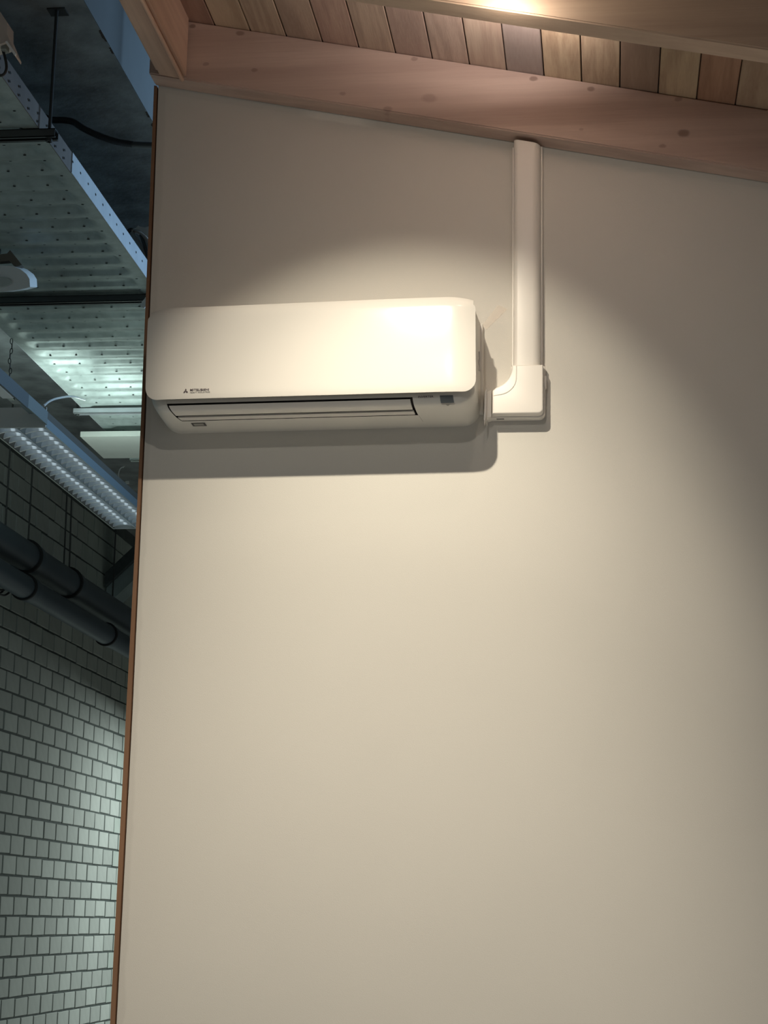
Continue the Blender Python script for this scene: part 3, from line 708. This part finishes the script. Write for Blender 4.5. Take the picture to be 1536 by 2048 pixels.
# ------------------------------------------------------------------ LOUVRE LAMP and trunking
lz0, lz1, lx0, lx1, ly0, ly1 = 3.35, 3.424, -2.255, -2.037, 1.40, 3.215
lp = thing('louvre_lamp', 'long hanging fluorescent lamp with shiny double-row louvre seen from below', 'lamp', (-2.146, 2.3, 3.408))
def ll(p): return Vector(p) - Vector((-2.146, 2.3, 3.408))
bm = bmesh.new()                     # housing: top and sloped outer wings
def quadprism(bm, pts2, y0_, y1_):   # pts2: (x,z) closed polygon
    A = [bm.verts.new(ll((x, y0_, z))) for x, z in pts2]; B = [bm.verts.new(ll((x, y1_, z))) for x, z in pts2]; n = len(pts2)
    for i in range(n): bm.faces.new((A[i], A[(i + 1) % n], B[(i + 1) % n], B[i]))
    bm.faces.new(A[::-1]); bm.faces.new(B)
quadprism(bm, [(lx0, lz0), (lx0 + .004, lz0), (lx0 + .020, lz1 - .006), (lx1 - .020, lz1 - .006), (lx1 - .004, lz0), (lx1, lz0), (lx1 - .012, lz1), (lx0 + .012, lz1)], ly0, ly1)
bmesh.ops.recalc_face_normals(bm, faces=bm.faces[:]); obj('housing', bm, mat('housing_grey', (0.13, 0.13, 0.115), 0.5), lp)
bm = bmesh.new(); box(bm, ll((lx1 - .0005, ly0 + .006, lz0 - .001)), ll((lx1 + .0025, ly1, lz0 + .034))); obj('side_strip', bm, M_lampblue, lp)
for x in (lx0, lx1):
    bm = bmesh.new(); tube(bm, [ll((x, ly0, lz0)), ll((x, ly1, lz0))], 0.0028, 8); obj('lip', bm, M_lip, lp, smooth=True)
for y_ in (ly0, ly1):
    bm = bmesh.new(); box(bm, ll((lx0 - .001, y_ - .004, lz0 - .002)), ll((lx1 + .001, y_ + .004, lz1 + .002)), 0.001); obj('end_cap', bm, mat('end_cap_grey', (0.66, 0.70, 0.69), 0.5), lp)
xm = (lx0 + lx1) / 2
bm = bmesh.new(); box(bm, ll((xm - .002, ly0 + .004, lz0 - .001)), ll((xm + .002, ly1 - .004, lz0 + .030))); obj('divider', bm, M_louvre, lp)
for s in (-1, 1):                    # curved reflectors each side of each row
    for (xa, xb) in ((lx0 + .004, xm - .002), (xm + .002, lx1 - .004)):
        wv = (xb - xa)
        x_edge = xa if s < 0 else xb
        bm = bmesh.new(); P0 = []; P1 = []
        for k in range(7):
            t = k / 6; x = x_edge - s * wv * 0.30 * (1 - math.cos(t * PI / 2)); z = lz0 + 0.002 + 0.040 * math.sin(t * PI / 2)
            P0.append(ll((x, ly0 + .005, z))); P1.append(ll((x, ly1 - .005, z)))
        strip(bm, P0, P1); obj('reflector', bm, M_louvre, lp, smooth=True)
fin = None; nf = 27
for k in range(nf):
    y_ = ly0 + 0.03 + (ly1 - ly0 - 0.06) * k / (nf - 1)
    for (xa, xb) in ((lx0 + .006, xm - .003), (xm + .003, lx1 - .006)):
        if fin is None:
            bm = bmesh.new(); n = 8; a_ = []; b_ = []; c_ = []; wv = xb - xa
            for i in range(n + 1):
                t = i / n; sag = 0.010 * (1 - (2 * t - 1) ** 2)
                a_.append(bm.verts.new((wv * t - wv / 2, -0.005, sag - .000))); b_.append(bm.verts.new((wv * t - wv / 2, 0.005, sag))); c_.append(bm.verts.new((wv * t - wv / 2, 0, 0.026)))
            for i in range(n):
                bm.faces.new((a_[i], a_[i + 1], b_[i + 1], b_[i])); bm.faces.new((a_[i], c_[i], c_[i + 1], a_[i + 1])); bm.faces.new((b_[i + 1], c_[i + 1], c_[i], b_[i]))
            fin = obj('louvre_fin', bm, M_fin, lp); o_ = fin
        else:
            o_ = fin.copy(); C.objects.link(o_); o_.parent = lp
        o_.location = ll(((xa + xb) / 2, y_, lz0 + 0.001))
M_tube = mat('lit_lamp_tube', (0.9, 0.95, 1), 0.4, emit=((0.80, 0.95, 1.0), 1.0))
for x in ((lx0 + xm) / 2, (xm + lx1) / 2):     # tubes behind the louvre
    bm = bmesh.new(); tube(bm, [ll((x, ly0 + .03, lz0 + .040)), ll((x, ly1 - .03, lz0 + .040))], 0.008, 12); obj('fluorescent_tube', bm, M_tube, lp, smooth=True)
# uplight tube on top of the lamp
bm = bmesh.new(); tube(bm, [ll((-2.16, 2.35, lz1 + .022)), ll((-2.16, 3.19, lz1 + .022))], 0.009, 12)
obj('uplight_tube', bm, mat('lit_tube', (0.9, 1, 0.95), 0.4, emit=((0.80, 1.0, 0.93), 12.0)), lp, smooth=True)
for y_ in (2.34, 3.20):
    bm = bmesh.new(); box(bm, ll((-2.172, y_ - .008, lz1 - .001)), ll((-2.148, y_ + .008, lz1 + .034))); obj('tube_socket', bm, M_white, lp)

tk = thing('trunking', 'blue-grey trunking bar with a pale underside leading to the louvre lamp', 'trunking', (-2.06, 0.2, 3.408))
def tkl(p): return Vector(p) - Vector((-2.06, 0.2, 3.408))
bm = bmesh.new(); box(bm, tkl((-2.036, -1.2, 3.3555)), tkl((-2.030, 1.16, 3.408))); obj('side_plate', bm, mat('blue_grey_metal', (0.11, 0.14, 0.155), 0.5, 0.2), tk)
bm = bmesh.new(); box(bm, tkl((-2.036, 1.161, 3.358)), tkl((-2.030, 1.396, 3.408))); box(bm, tkl((-2.10, 1.161, 3.400)), tkl((-2.036, 1.396, 3.408))); obj('joint_plate', bm, mat('dull_joint', (0.22, 0.27, 0.28), 0.5, 0.2), tk)
bm = bmesh.new(); box(bm, tkl((-2.078, -1.2, 3.352)), tkl((-2.0365, 1.02, 3.372)), 0.003); obj('light_strip', bm, M_white, tk)
bm = bmesh.new(); box(bm, tkl((-2.066, 1.02, 3.356)), tkl((-2.046, 1.06, 3.368)), .002); obj('strip_end', bm, M_lip, tk)
bm = bmesh.new(); box(bm, tkl((-2.086, -1.2, 3.372)), tkl((-2.0365, 1.16, 3.4075))); obj('core', bm, M_lampgrey, tk)
# chain
def chain(top, n, label, loops=()):
    t = thing('chain', label, 'chain', top)
    base = None; ln = 0.030
    for k in range(n):
        if base is None:
            bm = bmesh.new(); pts = [Vector((0.0055 * math.cos(q / 12 * 2 * PI), 0, 0.013 * math.sin(q / 12 * 2 * PI))) for q in range(13)]
            tube(bm, pts, 0.0018, 6, caps=False); base = obj('link', bm, M_black, t, smooth=True); o_ = base
        else:
            o_ = base.copy(); C.objects.link(o_); o_.parent = t
        o_.location = (0.0035 * math.sin(k * 1.3), 0, -0.0225 * k - 0.012); o_.rotation_euler = (0, 0.12 * math.sin(k), (PI / 2) * (k % 2) + 0.2)
        if k in loops: o_.scale = (1.5, 1.5, 1.25)
    return t
cz = on_z(31, 677, 4.049)
chain((-2.5585, cz.y, 4.049), 9, 'dark chain dangling from the left edge of the perforated cable tray')
# white flex from lamp to tray
fx = [on_x(87, 812, -2.06), on_x(100, 802, -2.10), on_x(118, 796, -2.2), on_x(145, 793, -2.35), on_x(170, 800, -2.42)]
bm = bmesh.new(); tube(bm, spline(fx, 6), 0.0045, 8); tag(obj('flex_cable', bm, M_white, smooth=True), 'thin white cable arching from the lamp up to the tray', 'cable')

# ------------------------------------------------------------------ PIPES on the brick wall
def pipe(X, zc, r, y0_, y1_, joints, label, group=None):
    t = thing('drain_pipe', label, 'pipe', (X, y0_, zc), group)
    cuts = [y0_] + joints + [y1_]
    for a_, b_ in zip(cuts, cuts[1:]):
        bm = bmesh.new()
        pts = [(0, 0, 0), (0, 0.010, 0)]; rr = [r * 1.05, r * 1.09]
        if a_ == y0_: pts, rr = [(0, 0, 0)], [r]
        else:
            pts += [(0, 0.115, 0), (0, 0.155, 0)]; rr += [r * 1.09, r]
        pts.append((0, b_ - a_, 0)); rr.append(r)
        tube(bm, [Vector(p) + Vector((0, a_ - y0_, 0)) for p in pts], rr, 28); obj('pipe_length', bm, M_pipe, t, smooth=True)
    for jn in joints:
        bm = bmesh.new(); tube(bm, [(0, jn - y0_ - .012, 0), (0, jn - y0_ - .010, 0), (0, jn - y0_ + .010, 0), (0, jn - y0_ + .012, 0)], [r * 1.02, r * 1.17, r * 1.17, r * 1.05], 28); obj('rubber_ring', bm, M_rubber, t, smooth=True)
    return t
def ycen(u, v, X): return on_x(u, v, X).y
jt = [ycen(52, 1110, -3.25), ycen(135, 1162, -3.25)]
pipe(-3.25, 3.578, 0.084, 3.0, 11.9, [jt[0] - 0.0, jt[1]] + [jt[1] + 2.6], 'upper thick grey drain pipe hanging along the brick wall')
jt2 = [ycen(48, 1168, -3.2), ycen(212, 1262, -3.2)]
pipe(-3.2, 3.375, 0.066, 3.0, 11.9, jt2, 'lower grey drain pipe running just beneath the thicker one')
def wire(name, pts, r, m_, label, cat, group=None):
    bm = bmesh.new(); tube(bm, pts, r, 8); return tag(obj(name, bm, m_, smooth=True), label, cat, group)
for (u, lab) in ((10, 'leftmost thin hanger rod above the upper drain pipe'), (56, 'thin hanger rod meeting the first black ring of the upper pipe'), (226, 'thin hanger rod nearest the wooden wall edge')):
    p = on_x(u, 1060 + (u * 0.5), -3.25)
    wire('hanger_rod', [Vector((-3.25, p.y, 3.578)), Vector((-3.25, p.y, 4.469))], 0.0052, M_rod, lab, 'rod')
p = on_x(128, 1128, -3.25)
wire('hanger_rod', [Vector((-3.25, p.y, 3.60)), Vector((-3.25, p.y - .03, 4.469))], 0.0052, M_rod, 'left one of the pair of hanger rods in the middle', 'rod')
wire('hanger_rod', [Vector((-3.25, p.y + .12, 3.60)), Vector((-3.25, p.y + .06, 4.469))], 0.0052, M_rod, 'right one of the pair of hanger rods in the middle', 'rod')
# dangling cable loop under the lower pipe
lc = [on_x(u, v, -3.3) for u, v in [(-25, 1168), (-5, 1178), (8, 1180), (11, 1172), (4, 1184), (-3, 1188), (8, 1191), (17, 1186), (22, 1180)]]
wire('cable_loop', spline(lc, 6), 0.006, M_black, 'loose black cable loop hanging below the lower drain pipe', 'cable')
# pale junction plate on the bricks
q = [on_x(u, v, -3.585) for u, v in [(44, 1196), (58, 1198), (95, 1218), (83, 1220)]]
bm = bmesh.new(); prism(bm, q, Vector((-0.012, 0, 0))); tag(obj('wall_plate', bm, mat('pale_plate', (0.40, 0.42, 0.36), 0.6)), 'pale narrow plate on the brick wall under the lower pipe', 'plate')
# sloping support arms near the wooden edge
def bar(name, a_, b_, hgt, y0_, y1_, m_, label, cat):
    bm = bmesh.new(); a_ = Vector(a_); b_ = Vector(b_)
    if a_.x < -3.585: a_ = a_.lerp(b_, (-3.585 - a_.x) / (b_.x - a_.x))
    off = Vector((0, 0, -hgt)); pts = [a_, b_, b_ + off, a_ + off]
    prism(bm, [Vector((p.x, y0_, p.z)) for p in pts], Vector((0, y1_ - y0_, 0))); return tag(obj(name, bm, m_), label, cat)
Ys = 7.95
A = on_y(184, 1170, Ys); B = on_y(330, 1034, Ys)
bar('steel_beam', A, B, 0.103, Ys, Ys + 0.05, mat('dark_steel', (0.06, 0.075, 0.08), 0.6, var=.2, vscale=20), 'dark sloping steel beam rising to the right from the brick wall', 'beam')
A = on_y(186, 1199, Ys + .06); B = on_y(330, 1065, Ys + .06)
bar('sloping_duct', A, B, 0.14, Ys + 0.06, Ys + 0.30, mat('dusty_zinc', (0.33, 0.41, 0.42), 0.6, 0.1, var=.15, vscale=9), 'pale sloping duct just under the dark steel beam', 'duct')

# ------------------------------------------------------------------ speaker, camera housing, small fittings on the tray
sp_ = thing('speaker', 'white box speaker with a round front hanging beneath the tray at left', 'speaker', (-2.30, 1.35, 3.95))
def spl(p): return Vector(p) - Vector((-2.30, 1.35, 3.95))
yf = 1.35
fr = [on_y(u, v, yf) for u, v in [(-62, 574), (-58, 560), (-45, 545), (-20, 533), (5, 531), (24, 532), (40, 538), (53, 548), (59, 558), (60, 574), (40, 579), (10, 583), (-20, 583), (-45, 580)]]
bm = bmesh.new(); prism(bm, [spl(p) for p in fr], Vector((0, 0.09, 0.03)), bev=0.004, seg=2); obj('case', bm, M_white, sp_, smooth=True)
c0 = on_y(-2, 565, yf); bm = bmesh.new()
ring = [spl(c0 + Vector((0.052 * math.cos(k / 24 * 2 * PI), -0.002, 0.020 * math.sin(k / 24 * 2 * PI)))) for k in range(24)]
prism(bm, ring, Vector((0, -0.004, 0)), bev=.001, seg=1); obj('grille', bm, mat('pale_grille', (0.55, 0.60, 0.58), 0.6), sp_, smooth=True)
bk = [on_y(u, v, yf + .02) for u, v in [(-30, 512), (14, 507), (20, 500), (44, 530), (30, 534), (18, 521), (10, 522), (-30, 525)]]
bm = bmesh.new(); prism(bm, [spl(p) for p in bk], Vector((0, 0.03, 0)), bev=.001, seg=1); obj('bracket', bm, mat('brown_bracket', (0.17, 0.15, 0.12), 0.6), sp_)
bm = bmesh.new(); pc = on_y(0, 506, yf + .05); box(bm, spl((pc.x - .05, yf + .04, pc.z)), spl((pc.x + .0, yf + .06, tz - .002))); obj('hanger', bm, M_rail, sp_)

cm = thing('detector', 'beige plastic housing with a pointed fin and black lead at the upper left edge', 'detector', (-1.70, -0.5, 3.95))
def cml(p): return Vector(p) - Vector((-1.70, -0.5, 3.95))
hs = [on_y(u, v, -0.5) for u, v in [(-40, 0), (-10, 15), (0, 23), (14, 44), (14, 68), (30, 106), (28.5, 110), (12, 84), (-5, 90), (-40, 92)]]
bm = bmesh.new(); prism(bm, [cml(p) for p in hs], Vector((0, 0.06, 0)), bev=.0015, seg=2); obj('shell', bm, M_beige, cm, smooth=True)
fn = [on_y(u, v, -0.506) for u, v in [(10, 83), (14, 81.5), (32, 107), (31, 110.5), (28, 110)]]
bm = bmesh.new(); prism(bm, [cml(p) for p in fn], Vector((0, 0.004, 0))); obj('fin', bm, M_white, cm)
a1 = on_y(4, 90, -.48); a2 = on_y(14, 101, -.48)
bm = bmesh.new(); box(bm, cml((a1.x, -.49, a2.z)), cml((a2.x, -.46, a1.z)), .002); obj('socket', bm, mat('grey_socket', (.22, .24, .22), .5), cm)
bm = bmesh.new(); tube(bm, spline([cml(on_y(u, v, -.47)) for u, v in [(3, 92), (8, 108), (12, 124), (12.5, 138), (8, 148), (0, 151.5), (-12, 152)]], 6), [.004] * 36 + [.003], 8); obj('lead', bm, M_black, cm, smooth=True)
pm = on_y(-34, 60, -.47); bm = bmesh.new(); box(bm, cml((pm.x - .01, -.48, pm.z)), cml((pm.x + .01, -.46, 4.469))); obj('ceiling_mount', bm, M_beige, cm)

# bunch of white hoses by the tray edge
yh = 1.80
hb = thing('hose_bundle', 'white and grey bent hoses lying over the tray edge beside the wooden trim', 'hose', tuple(on_y(280, 470, yh)))
hb0 = Vector(hb.location)
def hh(u, v, y_=yh): return on_y(u, v, y_) - hb0
sheet = [(265, 457.5), (272, 456), (276, 450.5), (280, 453), (290, 455), (300, 452), (312, 452), (312, 482), (297, 476), (290, 468), (280, 460), (270, 458)]
bm = bmesh.new(); prism(bm, [hh(u, v) for u, v in sheet], Vector((0, 0.02, 0)), bev=.0008, seg=1); obj('white_cover', bm, mat('white_hose', (0.80, 0.84, 0.82), .4), hb, smooth=True)
for pts_, r_, m_ in (([(264, 461), (275, 463), (288, 472), (297, 484), (306, 500)], .009, M_beige), ([(264, 464), (271, 476), (280, 490), (289, 512), (296, 540)], .008, M_lampgrey), ([(281, 470), (287, 484), (292, 500), (297, 520)], .007, M_rail), ([(256, 464), (262, 460), (270, 462)], .009, M_rail)):
    bm = bmesh.new(); tube(bm, spline([hh(u, v, yh + .03) for u, v in pts_], 6), r_, 10); obj('hose', bm, m_, hb, smooth=True)
ck = [on_y(u, v, 1.93) for u, v in [(282, 611), (283.5, 603), (288, 599), (291, 594), (294, 601), (293, 611), (288, 616), (284, 615)]]
bm = bmesh.new(); prism(bm, ck, Vector((0, 0.008, 0)), bev=.0008, seg=1); tag(obj('cable_clip', bm, M_white), 'small white clip at the end of the middle tray rail', 'clip')
# tiny hook and connector under the ceiling far behind
yk = on_z(247, 934, 4.465).y; hk = [on_y(u, v, yk) for u, v in [(238, 958), (237, 948), (240, 938), (245, 934), (246, 935), (249, 931)]]
wire('hook', spline(hk, 4), 0.004, M_white, 'small pale hook hanging behind the louvre lamp', 'hook')
bm = bmesh.new(); pc = on_z(254, 964, 4.459); box(bm, pc + Vector((-.012, 0, -.01)), pc + Vector((.012, .02, .01)), .002); tag(obj('connector', bm, M_white), 'tiny white connector above the lamp near the wooden edge', 'connector')
